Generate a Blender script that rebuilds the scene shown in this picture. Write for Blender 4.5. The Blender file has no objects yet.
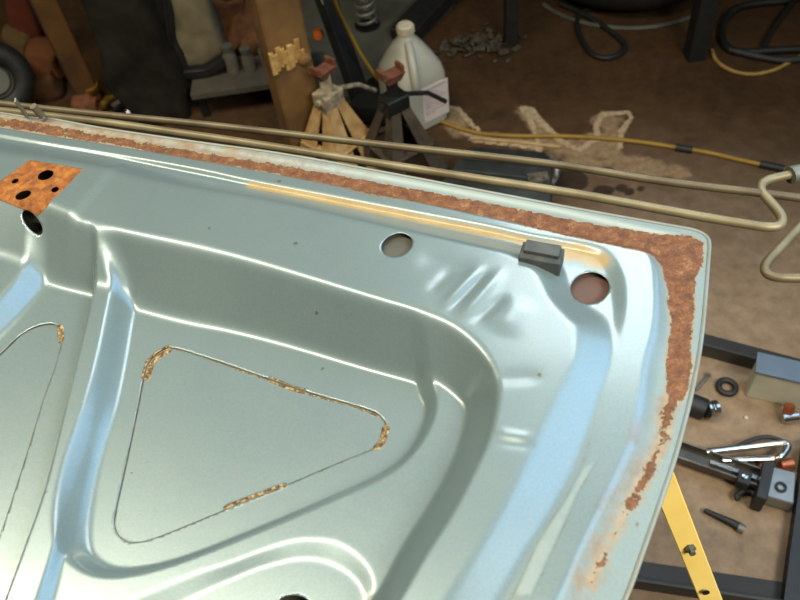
import bpy, bmesh, math, random
import numpy as np
from mathutils import Vector, Matrix, noise as mnoise
random.seed(7); rng=np.random.default_rng(7)
SC=bpy.context.scene; COL=SC.collection
# ---------------------------------------------------------------- camera
F_PX=780.; CAM_H=1.35
_p=math.radians(50); _r=math.radians(8)
CF=np.array([0,math.cos(_p),-math.sin(_p)]); _r0=np.array([1.,0,0]); _u0=np.cross(_r0,CF)
CR=math.cos(_r)*_r0-math.sin(_r)*_u0; CU=np.cross(CR,CF); CO=np.array([0,0,CAM_H])
cam=bpy.data.cameras.new('camera'); camo=bpy.data.objects.new('camera',cam); COL.objects.link(camo)
cam.sensor_width=36; cam.lens=36*F_PX/800; cam.clip_start=.02
M=Matrix(((CR[0],CU[0],-CF[0],CO[0]),(CR[1],CU[1],-CF[1],CO[1]),(CR[2],CU[2],-CF[2],CO[2]),(0,0,0,1)))
camo.matrix_world=M; SC.camera=camo
cam.dof.use_dof=True; cam.dof.focus_distance=.8; cam.dof.aperture_fstop=9.
# ---------------------------------------------------------------- light
SC.view_settings.view_transform='Standard'; SC.view_settings.look='None'
SC.view_settings.exposure=-.7; SC.view_settings.gamma=1; SC.view_settings.use_curve_mapping=False
W=bpy.data.worlds.new('room_air'); SC.world=W; W.use_nodes=True
W.node_tree.nodes['Background'].inputs[0].default_value=(.62,.60,.50,1)
W.node_tree.nodes['Background'].inputs[1].default_value=.12
def area(name,loc,tgt,sx,sy,power,col):
    l=bpy.data.lights.new(name,'AREA'); l.shape='RECTANGLE'; l.size=sx; l.size_y=sy; l.energy=power; l.color=col
    o=bpy.data.objects.new(name,l); COL.objects.link(o); o.location=loc
    o.rotation_euler=(Vector(tgt)-Vector(loc)).to_track_quat('-Z','Y').to_euler(); return o
tube=area('ceiling_tube_light',(-.88,.70,2.5),(0,0,0),2.0,.09,50,(1,.88,.66)); tube.rotation_euler=(0,0,math.atan2(-.45,.9)); tube.data.spread=math.radians(125)
area('window_light',(1.45,.65,2.0),(.1,.3,.8),1.3,1.5,18,(.36,.64,1)).data.spread=math.radians(120)
area('rear_fill_light',(.9,-.6,1.95),(.35,.35,.5),.9,.5,20,(1,.92,.76)).data.spread=math.radians(95)  # added fill behind the camera, brightens the yellow leg and camera-facing walls
area('work_lamp',(.85,1.9,2.5),(.15,.35,.8),.9,.9,7,(.90,.96,1)).data.spread=math.radians(80)

def P(px,py,h):
    d=CF*F_PX+CR*(px-400)+CU*(300-py); t=(h-CAM_H)/d[2]; return CO+d*t
def PA(pts,h): return np.array([P(a,b,h) for a,b in pts])
# ---------------------------------------------------------------- materials
def s2l(c): return tuple(((x/255)/12.92 if x<=10 else ((x/255+.055)/1.055)**2.4) for x in c)
def mat(name,rgb,rough=.6,metal=0.,var=.25,scale=30,rgb2=None,bump=0.,coat=0.,spec=.5,trans=0.):
    m=bpy.data.materials.new(name); m.use_nodes=True; nt=m.node_tree; b=nt.nodes['Principled BSDF']
    c=s2l(rgb); c2=s2l(rgb2) if rgb2 else tuple(x*(1-var) for x in c)
    tc=nt.nodes.new('ShaderNodeTexCoord'); n=nt.nodes.new('ShaderNodeTexNoise'); n.inputs['Scale'].default_value=scale
    n.inputs['Detail'].default_value=5; nt.links.new(tc.outputs['Object'],n.inputs['Vector'])
    r=nt.nodes.new('ShaderNodeValToRGB'); r.color_ramp.elements[0].position=.35; r.color_ramp.elements[1].position=.65
    r.color_ramp.elements[0].color=(*c2,1); r.color_ramp.elements[1].color=(*c,1)
    nt.links.new(n.outputs['Fac'],r.inputs['Fac']); nt.links.new(r.outputs['Color'],b.inputs['Base Color'])
    b.inputs['Roughness'].default_value=rough; b.inputs['Metallic'].default_value=metal
    b.inputs['Coat Weight'].default_value=coat; b.inputs['Specular IOR Level'].default_value=spec
    b.inputs['Transmission Weight'].default_value=trans
    if bump:
        bp=nt.nodes.new('ShaderNodeBump'); bp.inputs['Strength'].default_value=bump; bp.inputs['Distance'].default_value=.004
        nt.links.new(n.outputs['Fac'],bp.inputs['Height']); nt.links.new(bp.outputs['Normal'],b.inputs['Normal'])
    return m
class NT:
    def __init__(s,m): s.nt=m.node_tree
    def n(s,t,**k):
        x=s.nt.nodes.new(t)
        for a,b in k.items(): setattr(x,a,b)
        return x
    def l(s,a,b): s.nt.links.new(a,b)
def paint_mat(name='lid_paint'):
    m=bpy.data.materials.new(name); m.use_nodes=True; k=NT(m); b=m.node_tree.nodes['Principled BSDF']
    tc=k.n('ShaderNodeTexCoord')
    def noise(sc,det=4,ro=.6):
        x=k.n('ShaderNodeTexNoise'); x.inputs['Scale'].default_value=sc; x.inputs['Detail'].default_value=det; x.inputs['Roughness'].default_value=ro
        k.l(tc.outputs['Object'],x.inputs['Vector']); return x.outputs['Fac']
    def ramp(src,stops):
        r=k.n('ShaderNodeValToRGB'); e=r.color_ramp.elements
        while len(e)<len(stops): e.new(.5)
        for i,(p,c) in enumerate(stops): e[i].position=p; e[i].color=(*s2l(c),1)
        k.l(src,r.inputs['Fac']); return r.outputs['Color']
    def att(nm):
        a=k.n('ShaderNodeAttribute',attribute_name=nm); return a.outputs['Fac']
    def math_(op,a,bb,c=None):
        x=k.n('ShaderNodeMath',operation=op)
        for i,v in enumerate((a,bb,c)):
            if v is None: continue
            if hasattr(v,'is_output'): k.l(v,x.inputs[i])
            else: x.inputs[i].default_value=v
        return x.outputs[0]
    def mix(f,a,bb):
        x=k.n('ShaderNodeMix',data_type='RGBA'); k.l(f,x.inputs['Factor']); k.l(a,x.inputs['A']); k.l(bb,x.inputs['B']); return x.outputs['Result']
    def mask(nm,amp,sc,w=.06):   # attribute broken up by noise
        v=math_('ADD',att(nm),math_('MULTIPLY',math_('SUBTRACT',noise(sc,5,.65),.5),amp))
        mr=k.n('ShaderNodeMapRange',interpolation_type='SMOOTHSTEP'); k.l(v,mr.inputs['Value']); mr.inputs['From Min'].default_value=.5-w; mr.inputs['From Max'].default_value=.5+w
        return mr.outputs['Result']
    def mask2(nm):
        v=math_('ADD',att(nm),math_('MULTIPLY',math_('SUBTRACT',noise(60,5,.65),.5),1.1)); v=math_('ADD',v,math_('MULTIPLY',math_('SUBTRACT',noise(260,4,.7),.5),1.3))
        mr=k.n('ShaderNodeMapRange',interpolation_type='SMOOTHSTEP'); k.l(v,mr.inputs['Value']); mr.inputs['From Min'].default_value=.42; mr.inputs['From Max'].default_value=.56
        return mr.outputs['Result']
    base=ramp(noise(9,6,.7),[(.3,(112,130,134)),(.7,(122,139,140))])
    speck=ramp(noise(600,2),[(.3,(104,124,126)),(.7,(128,148,148))])
    x=k.n('ShaderNodeMix',data_type='RGBA'); x.inputs['Factor'].default_value=.35; k.l(base,x.inputs['A']); k.l(speck,x.inputs['B']); col=x.outputs['Result']
    # small dirt specks
    dirt=k.n('ShaderNodeMapRange'); k.l(noise(75,1),dirt.inputs['Value']); dirt.inputs['From Min'].default_value=.79; dirt.inputs['From Max'].default_value=.82
    col=mix(dirt.outputs['Result'],col,ramp(noise(5),[(.2,(90,88,80)),(.8,(110,105,95))]))
    mp=mask('pale',.2,60,.25); col=mix(mp,col,ramp(noise(60),[(.3,(178,184,170)),(.7,(160,170,160))]))
    my=mask('yellow',.35,45,.22); col=mix(my,col,ramp(noise(40),[(.3,(146,126,82)),(.7,(162,144,102))]))
    ms=mask('stain',.9,70,.3); col=mix(ms,col,ramp(noise(80),[(.3,(116,88,62)),(.7,(142,124,98))]))
    mf=k.n('ShaderNodeMapRange',interpolation_type='SMOOTHSTEP'); k.l(math_('ADD',att('rust'),math_('MULTIPLY',math_('SUBTRACT',noise(120,6,.7),.5),.9)),mf.inputs['Value']); mf.inputs['From Min'].default_value=.02; mf.inputs['From Max'].default_value=.5
    col=mix(math_('MULTIPLY',mf.outputs['Result'],.75),col,ramp(noise(90,5),[(.3,(134,104,66)),(.7,(158,142,110))]))
    mrr=mask2('rust')
    rc=ramp(noise(110,10,.85),[(.27,(52,34,22)),(.45,(94,58,34)),(.56,(122,80,48)),(.68,(160,132,96))])
    col=mix(mrr,col,rc)
    mo=mask('orange',.25,120,.06); col=mix(mo,col,ramp(noise(95,6,.7),[(.3,(90,54,22)),(.5,(142,82,28)),(.7,(176,122,52))]))
    mc=mask('crust',.35,260,.05); col=mix(mc,col,ramp(noise(300,4),[(.40,(74,52,26)),(.5,(118,92,52)),(.62,(176,156,112))]))
    ml=mask('line',.5,120,.2); col=mix(ml,col,ramp(noise(90),[(.3,(96,100,90)),(.7,(116,118,104))]))
    k.l(col,b.inputs['Base Color'])
    tot=math_('MINIMUM',math_('ADD',math_('ADD',mrr,mo),mc),1)
    old=math_('MINIMUM',math_('ADD',tot,math_('MAXIMUM',att('matte'),mp)),1)
    k.l(math_('ADD',.34,math_('MULTIPLY',old,.4)),b.inputs['Roughness'])
    k.l(math_('MULTIPLY',math_('SUBTRACT',1,old),.35),b.inputs['Metallic'])
    k.l(math_('MULTIPLY',math_('SUBTRACT',1,old),.6),b.inputs['Coat Weight']); b.inputs['Coat Roughness'].default_value=.13; b.inputs['Coat IOR'].default_value=1.55
    bp=k.n('ShaderNodeBump'); bp.inputs['Distance'].default_value=.0016; bp.inputs['Strength'].default_value=1
    hh=math_('ADD',math_('MULTIPLY',tot,noise(220,5,.7)),math_('MULTIPLY',noise(14,3),.10))
    hh=math_('ADD',hh,math_('MULTIPLY',noise(500,2),.02))
    k.l(hh,bp.inputs['Height']); k.l(bp.outputs['Normal'],b.inputs['Normal'])
    return m
# ---------------------------------------------------------------- object helpers
def props(o,label=None,cat=None,group=None,kind=None):
    if label: o['label']=label
    if cat: o['category']=cat
    if group: o['group']=group
    if kind: o['kind']=kind
    return o
def thing(name,label,cat,loc,group=None):
    o=bpy.data.objects.new(name,None); COL.objects.link(o); o.location=[float(v) for v in loc]; o.empty_display_size=.05
    return props(o,label,cat,group)
class MB:
    """collects primitives into one mesh, world coordinates"""
    def __init__(s): s.v=[]; s.f=[]
    def add(s,v,f):
        n=len(s.v); s.v+= [tuple(map(float,x)) for x in v]; s.f+=[tuple(i+n for i in q) for q in f]; return s
    def box(s,c,size,R=None):
        c=np.array(c,float); hx,hy,hz=[a/2 for a in size]; b=min(hx,hy,hz)*.12
        R=np.eye(3) if R is None else np.array(R)
        bm=bmesh.new(); bmesh.ops.create_cube(bm,size=1)
        for v in bm.verts: v.co=Vector((v.co.x*2*hx,v.co.y*2*hy,v.co.z*2*hz))
        bmesh.ops.bevel(bm,geom=bm.edges[:],offset=b,segments=1,affect='EDGES')
        bm.verts.index_update()
        s.add([c+R@np.array(v.co) for v in bm.verts],[[v.index for v in f.verts] for f in bm.faces]); bm.free(); return s
    def bar(s,a,b,w,t,up=(0,0,1)):
        a=np.array(a,float); b=np.array(b,float); d=b-a; L=np.linalg.norm(d); z=d/L
        x=np.cross(np.array(up,float),z); 
        if np.linalg.norm(x)<1e-4: x=np.cross((0,1.,0),z)
        x/=np.linalg.norm(x); y=np.cross(z,x)
        return s.box((a+b)/2,(w,t,L),np.array([x,y,z]).T)
    def tube(s,path,r,n=10,cap=True):
        p=np.array(path,float); m=len(p); r=np.full(m,r,float) if np.isscalar(r) else np.array(r,float)
        tn=np.gradient(p,axis=0); tn/=np.linalg.norm(tn,axis=1)[:,None]+1e-12
        u=np.cross(tn[0],(0,0,1.)); 
        if np.linalg.norm(u)<1e-3: u=np.cross(tn[0],(0,1.,0))
        u/=np.linalg.norm(u); V=[]
        for i in range(m):
            u=u-tn[i]*(u@tn[i]); u/=np.linalg.norm(u); w=np.cross(tn[i],u)
            for k in range(n):
                a=2*math.pi*k/n; V.append(p[i]+r[i]*(math.cos(a)*u+math.sin(a)*w))
        Fc=[(i*n+k,i*n+(k+1)%n,(i+1)*n+(k+1)%n,(i+1)*n+k) for i in range(m-1) for k in range(n)]
        if cap: Fc+=[tuple(range(n))[::-1],tuple((m-1)*n+k for k in range(n))]
        return s.add(V,Fc)
    def lathe(s,o,ax,prof,n=24,close=False):
        o=np.array(o,float); z=np.array(ax,float); z/=np.linalg.norm(z)
        x=np.cross(z,(0,0,1.)); 
        if np.linalg.norm(x)<1e-3: x=np.array([1.,0,0])
        x/=np.linalg.norm(x); y=np.cross(z,x); V=[];m=len(prof)
        for r,h in prof:
            for k in range(n):
                a=2*math.pi*k/n; V.append(o+z*h+max(r,1e-5)*(math.cos(a)*x+math.sin(a)*y))
        e=m if close else m-1
        return s.add(V,[(i*n+k,i*n+(k+1)%n,((i+1)%m)*n+(k+1)%n,((i+1)%m)*n+k) for i in range(e) for k in range(n)])
    def prism(s,poly,z0,z1):
        n=len(poly); V=[(a,b,z0) for a,b in poly]+[(a,b,z1) for a,b in poly]
        return s.add(V,[tuple(range(n))[::-1],tuple(range(n,2*n))]+[(i,(i+1)%n,n+(i+1)%n,n+i) for i in range(n)])
    def loft(s,rings,cap=True):
        n=len(rings[0]); V=[q for r in rings for q in r]; m=len(rings)
        Fc=[(i*n+k,i*n+(k+1)%n,(i+1)*n+(k+1)%n,(i+1)*n+k) for i in range(m-1) for k in range(n)]
        if cap: Fc+=[tuple(range(n))[::-1],tuple((m-1)*n+k for k in range(n))]
        return s.add(V,Fc)
    def build(s,name,m,parent=None,smooth=False,angle=40,wobble=0,wsc=8):
        v=s.v
        if wobble:
            v=[tuple(Vector(q)+wobble*Vector(mnoise.noise_vector(Vector(q)*wsc))) for q in v]
        off=np.array(parent.matrix_world.translation if False else (0,0,0),float)
        q=parent
        while q is not None: off=off+np.array(q.location); q=q.parent
        vv=np.array(v,float)-off
        if parent is None:
            c=vv.mean(0); c[2]=vv[:,2].min(); vv=vv-c
        me=bpy.data.meshes.new(name); me.from_pydata(vv.tolist(),[],s.f); me.materials.append(m)
        bm=bmesh.new(); bm.from_mesh(me); bmesh.ops.recalc_face_normals(bm,faces=bm.faces[:]); bm.to_mesh(me); bm.free()
        if smooth: me.shade_smooth(); me.set_sharp_from_angle(angle=math.radians(angle))
        o=bpy.data.objects.new(name,me); COL.objects.link(o)
        if parent is None: o.location=c.tolist()
        else: o.parent=parent
        return o
def spline(pts,n=8,closed=False):
    p=np.array(pts,float); m=len(p); out=[]
    rngi=range(m) if closed else range(m-1)
    for i in rngi:
        a=p[(i-1)%m] if closed or i>0 else 2*p[0]-p[1]; b=p[i]; c=p[(i+1)%m]; d=p[(i+2)%m] if closed or i+2<m else 2*p[-1]-p[-2]
        for k in range(n):
            t=k/n; out.append(.5*((2*b)+(c-a)*t+(2*a-5*b+4*c-d)*t*t+(-a+3*b-3*c+d)*t**3))
    if not closed: out.append(p[-1])
    return np.array(out)

# ================================================================ THE LID
H=.85
def sdpoly(X,Y,poly,w=None,closed=True):
    """signed distance (positive inside) and width interpolated along the curve"""
    poly=np.asarray(poly,float); n=len(poly); best=np.full(X.shape,1e9); ww=np.zeros(X.shape); inside=np.zeros(X.shape,bool)
    for i in range(n if closed else n-1):
        a=poly[i]; b=poly[(i+1)%n]; d=b[:2]-a[:2]; L2=d@d+1e-18
        t=np.clip(((X-a[0])*d[0]+(Y-a[1])*d[1])/L2,0,1); q=(X-a[0]-t*d[0])**2+(Y-a[1]-t*d[1])**2
        m=q<best; best=np.where(m,q,best)
        if w is not None: ww=np.where(m,w[i]+(w[(i+1)%n]-w[i])*t,ww)
        if closed and abs(b[1]-a[1])>1e-12:
            c=((a[1]>Y)!=(b[1]>Y))&(X<(b[0]-a[0])*(Y-a[1])/(b[1]-a[1])+a[0]); inside^=c
    d=np.sqrt(best); 
    if closed: d=np.where(inside,d,-d)
    return (d,ww) if w is not None else d
def ramp_(u,e):
    def sp(x): return np.where(x<=-e,0,np.where(x>=e,x,(x+e)**2/(4*e)))
    return (sp(u+1)-sp(u-1))/2
class Step:
    """closed region boundary given as (top pixel, bottom pixel) pairs or centre pixels + half width (px)"""
    def __init__(s,h0,h1,pairs=None,centre=None,e=.3,n=4):
        C=[];Wd=[]
        if pairs is not None:
            for a,b,c,d in pairs:
                p=P(a,b,H+h0); q=P(c,d,H+h1); C.append((p+q)[:2]/2); Wd.append(np.linalg.norm((p-q)[:2])/2)
        else:
            for a,b,w in centre:
                C.append(P(a,b,H+(h0+h1)/2)[:2]); Wd.append(w/1050.)
        A=spline(np.column_stack([np.array(C),Wd]),n,True); s.c=A[:,:2]; s.w=np.maximum(A[:,2],.0012); s.e=e
    def __call__(s,X,Y):
        X=np.asarray(X,float); Y=np.asarray(Y,float); lo=s.c.min(0)-.04; hi=s.c.max(0)+.04
        sel=(X>lo[0])&(X<hi[0])&(Y>lo[1])&(Y<hi[1]); out=np.zeros(X.shape)
        if sel.any(): d,w=sdpoly(X[sel],Y[sel],s.c,s.w); out[sel]=ramp_(d/w,s.e)
        return out
# outer outline of the lid (pixels)
OUT=[(-520,20),(-250,68),(0,114),(50,120),(105,130),(200,144),(280,155),(380,173),(480,192),(580,211),(670,227),(695,232),(706,238),(709,246),(708,262),(702,332),(693,386),(678,447),(661,500),(640,560),(625,600),(590,680),(520,830),(380,1050)]
OUTW=[tuple(P(a,b,H-.02)[:2]) for a,b in OUT]
OUTW=[tuple(q) for q in spline(OUTW,5)]
last=OUTW[-1]; first=OUTW[0]
OUTW+= [(last[0]-.25,-.33),(first[0]+.1,-.30)]
OUTW=np.array(OUTW)
BIG=[(-560,900),(-560,400)]
Z_CH,Z_HU,Z_FL=-.014,-.0095,-.018
K1=Step(Z_FL,Z_HU,centre=[(-520,36,3),(-250,82,3),(0,128,3),(100,144,3),(200,161,3),(350,189,3),(480,216,3),(608,243,4),(645,250,5),(656,258,6),(662,275,7),(664,310,7),(661,340,7),(654,367,7),(649,407,7),(641,447,7),(624,485,7),(592,550,7),(575,590,7),(530,680,7),(400,900,7),(-560,1000,7)],e=.5)
K2=Step(Z_HU,Z_CH,centre=[(-520,44,2.5),(-250,90,2.5),(0,137,2.5),(100,154,2.5),(200,172,2.5),(255,184,2.5),(380,208,3),(480,227,3),(530,238,3),(588,249,4),(606,258,5),(617,280,6),(620,310,5),(617,340,4),(611,370,3),(601,397,3),(590,435,3),(575,480,3),(545,532,3),(515,590,3),(460,680,3),(340,900,3),(-560,980,3)],e=.5)
K3=Step(0,Z_CH,pairs=[(-520,62,-520,50),(-250,104,-250,98),(0,149,0,141),(100,165,100,158),(180,183,180,176),(280,201,280,194),(380,224,380,216),(480,246,480,238),(512,254,515,246),(538,268,548,255),(548,285,560,276),(556,302,569,292),(572,320,583,306),(584,333,598,318),(585,350,605,338),(579,372,603,366),(562,405,592,400),(538,452,575,445),(510,509,548,502),(484,550,522,547),(452,599,495,599),(395,690,445,690),(280,900,320,900),(-560,960,-560,985)],e=.35)
# dish wall: rail edge (top) -> dish surface (bottom)
DT=[(-520,70),(-250,128),(-100,167),(0,192),(40,203),(68,214),(80,221),(125,232),(200,250),(250,262),(300,276),(380,301),(430,316),(462,333),(484,355),(495,378),(496,402),(486,440),(470,475),(448,515),(424,552),(398,597),(350,680),(230,860),(-560,930)]
DBt=[(-520,160),(-250,205),(-100,240),(0,262),(24,270),(50,280),(72,286),(120,298),(170,309),(225,321),(290,339),(360,359),(410,373),(432,380),(452,392),(465,404),(468,420),(462,450),(448,482),(430,515),(408,550),(384,594),(335,680),(215,845),(-560,905)]
Z_FLOOR,Z_RIB,Z_CEN=-.050,-.036,-.028
DISH=Step(0,-.042,pairs=[(*a,*b) for a,b in zip(DT,DBt)],e=.3)
CENW=Step(Z_CEN,Z_RIB,pairs=[(112,190,175,200),(112,248,158,262),(114,292,133,294),(103,360,123,362),(90,410,111,412),(76,460,94,462),(62,510,78,512),(50,555,64,557),(34,600,54,602),(5,680,30,685),(-80,900,-50,900),(700,900,700,880),(700,200,690,210)],e=.35)   # inside = right of the centre rib
FA=Step(-.034,Z_FLOOR,centre=[(141,225,9),(126,292,9),(113,360,9),(101,410,10),(85,460,10),(76,505,10),(75,542,8),(84,560,6),(105,571,5),(135,571,4.5),(180,560,4),(250,533,4),(340,495,4),(388,472,4),(412,451,4),(427,425,4.5),(431,402,5),(424,380,6),(418,330,7),(400,250,7)],e=.4)
FB=Step(-.030,Z_FLOOR+.004,centre=[(107,240,4),(95,292,4),(81,353,3.5),(67,410,3.5),(47,490,3.5),(27,548,3.5),(8,600,3.5),(-25,690,4),(-90,800,4),(-300,700,5),(-160,520,9),(-60,382,9),(8,310,9),(34,277,9),(60,230,9)],e=.4)
FC=Step(Z_RIB,Z_RIB-.0035,pairs=[(100,618,122,626),(160,591,180,600),(192,577,208,588),(225,565,235,577),(257,552,262,567),(290,541,292,560),(315,539,312,559),(339,543,329,563),(358,555,347,572),(371,572,360,585),(375,592,364,602),(372,622,358,625),(345,690,330,685),(240,860,225,840),(-100,860,-80,840),(-60,690,-35,690)],e=.3)
SEAT=Step(0,-.0022,centre=[(122,150,6),(112,173,6),(92,197,6),(73,220,6),(58,245,6),(30,290,6),(-300,250,6),(-330,60,6),(0,100,6),(100,120,6)],e=.5)
def seg_blob(X,Y,a,b,w,lvl=0):
    A=P(*a,H+lvl); B=P(*b,H+lvl); D=B-A; L=np.hypot(D[0],D[1]); t=((X-A[0])*D[0]+(Y-A[1])*D[1])/L/L; q=((X-A[0])*-D[1]+(Y-A[1])*D[0])/L; return np.exp(-(q/w)**2)*np.exp(-((t-.5)*2)**4*1.2)
def height(X,Y):
    g=Z_CEN+(Z_RIB-Z_CEN)*CENW(X,Y)
    a=FA(X,Y); g=g+(Z_FLOOR-g)*a
    b=FB(X,Y); g=g+(Z_FLOOR+.004-g)*b
    c=FC(X,Y); g=g+(Z_RIB-.0035-g)*c
    z=Z_FL+(Z_HU-Z_FL)*K1(X,Y); z=z+(Z_CH-z)*K2(X,Y)*(.15+.85*np.clip((Y-.345)/.075,0,1)**2*(3-2*np.clip((Y-.345)/.075,0,1)))
    rail=.0024*SEAT(X,Y)
    # wrinkles and dents beaten into the rail near the corner
    for (p,q,w,am) in [((444,306),(478,268),.0050,.0010),((462,316),(500,272),.0052,.0012),((476,322),(505,295),.005,-.0008),((430,292),(452,270),.006,-.0007),((452,308),(486,272),.004,-.0009),((494,379),(540,376),.006,-.0006),((497,434),(530,439),.0045,.0008),((500,441),(534,445),.0045,-.0006),((520,300),(500,330),.012,.0012),((420,258),(470,270),.012,-.0010),((300,240),(330,262),.010,-.0006)]:
        rail=rail+am*seg_blob(X,Y,p,q,w)
    z=z+(rail-z)*K3(X,Y)
    z=z+(g-z)*DISH(X,Y)
    return z
_hx=np.arange(-.60,.33,.0035); _hy=np.arange(-.20,.95,.0035); _HG=None
def hlook(x,y):
    global _HG
    if _HG is None: A,B=np.meshgrid(_hx,_hy,indexing='ij'); _HG=height(A,B)
    u=np.clip((x-_hx[0])/.0035,0,len(_hx)-1.001); v=np.clip((y-_hy[0])/.0035,0,len(_hy)-1.001); i=u.astype(int); j=v.astype(int); u=u-i; v=v-j
    return _HG[i,j]*(1-u)*(1-v)+_HG[i+1,j]*u*(1-v)+_HG[i,j+1]*(1-u)*v+_HG[i+1,j+1]*u*v
def PS(px,py):
    """point of the lid surface seen at a pixel"""
    h=np.zeros(len(px)); d=CF[None]*F_PX+CR[None]*(np.array(px)[:,None]-400)+CU[None]*(300-np.array(py)[:,None])
    lo=np.full(len(px),-.062); hi=np.full(len(px),.004)
    # march from high to low, first crossing
    hs=np.linspace(.003,-.06,64); res=np.full(len(px),-.05); done=np.zeros(len(px),bool)
    for h in hs:
        t=(H+h-CAM_H)/d[:,2]; q=CO+d*t[:,None]; z=hlook(q[:,0],q[:,1]); hit=(z>=h)&~done; res=np.where(hit,z,res); done|=hit
    t=(H+res-CAM_H)/d[:,2]; return CO+d*t[:,None]
def PSl(pts): a=np.array(pts,float); return PS(a[:,0],a[:,1])
def ell(cx,cy,a,b,ang,n=28):
    t=np.linspace(0,2*math.pi,n,endpoint=False); c,s=math.cos(math.radians(ang)),math.sin(math.radians(ang))
    return PSl(np.column_stack([cx+a*np.cos(t)*c-b*np.sin(t)*s, cy+a*np.cos(t)*s+b*np.sin(t)*c]))[:,:2]
HOLES=[ell(397,245,16,11.5,-18),ell(590,288,19.5,16,-8),ell(32,222,14.5,6.5,52),ell(45.5,175,8.3,4.6,-20),ell(23,195,8.5,3.9,-20),ell(294,608,19,13,5),ell(55,189.5,4,2.6,-20),ell(15,181,3.8,2.2,-20)]
TRI=[(174,348),(220,362),(272,380),(308,392),(360,407),(376,413),(385,422),(386,433),(376,447),(340,462),(288,484),(224,510),(160,536),(136,542),(122,538),(115,528),(115,514),(124,472),(136,416),(143,380),(148,363),(160,351)]
TRI0=[(0,354),(20,335),(37,326),(53,324),(61,330),(62,341),(54,370),(43,400),(31,440),(18,481),(0,535),(-16,572),(-40,590),(-110,560),(-150,530),(-155,500),(-130,475),(-60,408)]
TRIW=[spline(PSl(t)[:,:2],4,True) for t in (TRI,TRI0)]
# grid
def axis(lo,a,b,hi,fine,coarse):
    return np.concatenate([np.arange(lo,a-coarse/2,coarse),np.arange(a,b,fine),np.arange(b+fine,hi,coarse)])
gx=axis(-.80,-.43,.285,.30,.0017,.008); gy=axis(-.34,.09,.80,.98,.0017,.008)
X,Y=np.meshgrid(gx,gy,indexing='ij')
nx,ny=X.shape
contours=[OUTW]+HOLES+TRIW
stat=[]
for c in contours:
    c=np.asarray(c); lo=c.min(0)-.02; hi=c.max(0)+.02
    sel=(X>lo[0])&(X<hi[0])&(Y>lo[1])&(Y<hi[1]); d=np.full(X.shape,-1.); d[sel]=sdpoly(X[sel],Y[sel],c)
    s=np.where(d>0,1,-1); on=np.zeros(X.shape,bool); nX,nY=X.copy(),Y.copy(); bestf=np.full(X.shape,2.)
    for ax in (0,1):
        A=(slice(0,-1),slice(None)) if ax==0 else (slice(None),slice(0,-1)); B=(slice(1,None),slice(None)) if ax==0 else (slice(None),slice(1,None))
        cross=(s[A]!=s[B]); I,J=np.nonzero(cross)
        for i,j in zip(I,J):
            k,l=(i+1,j) if ax==0 else (i,j+1)
            da,db=d[i,j],d[k,l]; t=da/(da-db)
            px=X[i,j]+(X[k,l]-X[i,j])*t; py=Y[i,j]+(Y[k,l]-Y[i,j])*t
            a=(i,j,t) if t<.5 else (k,l,1-t)
            if a[2]<bestf[a[0],a[1]]: bestf[a[0],a[1]]=a[2]; nX[a[0],a[1]]=px; nY[a[0],a[1]]=py; on[a[0],a[1]]=True
    X,Y=nX,nY; s[on]=0; stat.append(s)
Zg=height(X,Y)
# weathering masks
def local(c,pad,closed):
    lo=c.min(0)-pad; hi=c.max(0)+pad; sel=(X>lo[0])&(X<hi[0])&(Y>lo[1])&(Y<hi[1]); d=np.full(X.shape,-1. if closed else 1.)
    if sel.any(): d[sel]=sdpoly(X[sel],Y[sel],c,closed=closed)
    return d
def inpoly(pts_px,soft,lvl=None):
    c=PSl(pts_px)[:,:2]; d=local(c,soft*3,True); return np.clip(.5+d/soft/2,0,1)
def near(pts_px,w,soft=None):
    c=PSl(pts_px)[:,:2]; d=local(c,w*3,False); return np.clip(1-d/w*.5,0,1)
rust=inpoly([(-500,30),(-250,76),(0,117),(50,124),(105,135),(200,152),(280,165),(380,183),(480,202),(580,222),(650,234),(690,236),(703,243),(702,262),(694,280),(694,306),(690,351),(692,361),(688,385),(683,399),(676,402),(672,408),(668,399),(667,360),(671,330),(668,290),(662,268),(655,258),(640,251),(608,244),(530,227),(480,215),(380,196),(350,189),(280,175),(230,166),(200,161),(125,147),(100,143),(50,136),(0,126),(-250,80),(-500,38)],.0035)
rust=np.maximum(rust,.62*near([(671,395),(669,412),(664,436),(655,458),(643,484),(630,505)],.0042)); rust=np.maximum(rust,.42*near([(630,505),(612,540),(590,585)],.004))
pale=np.maximum(near([(0,118),(105,133),(200,147),(380,177),(560,211),(690,240)],.006)*.62,inpoly([(582,467),(600,457),(582,487),(557,542),(532,597),(512,597),(537,542),(567,495)],.002)*.4)
yellow=np.maximum(near([(250,186),(320,199),(420,220),(500,236),(540,246)],.0042),near([(545,250),(580,254),(600,262)],.0085))
stain=np.maximum(near([(668,400),(650,445),(630,480),(600,540),(575,600)],.012)*.5,near([(640,420),(634,440)],.008)*.55)
stain=np.maximum(stain,near([(40,131),(120,143),(215,158)],.006)*.5)
orange=inpoly([(-20,186),(0,181),(30,160),(83,169),(66,187),(48,206),(38,216),(20,208),(0,200),(-20,196)],.002)
def crust_on(pts,w): return near(pts,w)
crust=near([(146,376),(150,362),(160,353),(168,349)],.0042)
for pts,w in [([(270,379),(290,387),(304,391)],.0035),([(386,428),(383,440),(377,447)],.0048),([(226,507),(255,496),(284,485)],.0034),([(232,367),(262,377)],.0014),([(310,394),(355,406),(380,416)],.0016),([(60,327),(61,340)],.0045)]:
    crust=np.maximum(crust,near(pts,w*.68))
line=np.maximum(.6*near([(614,310),(614,335)],.001),.5*near([(590,440),(582,467),(567,495),(537,542),(512,597),(480,660)],.0012))
line=np.maximum(line,.5*near([(600,457),(582,487),(557,542),(532,597),(500,660)],.0014))
for t in (TRI,TRI0): line=np.maximum(line,.75*near(t+t[:1],.0012))
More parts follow.
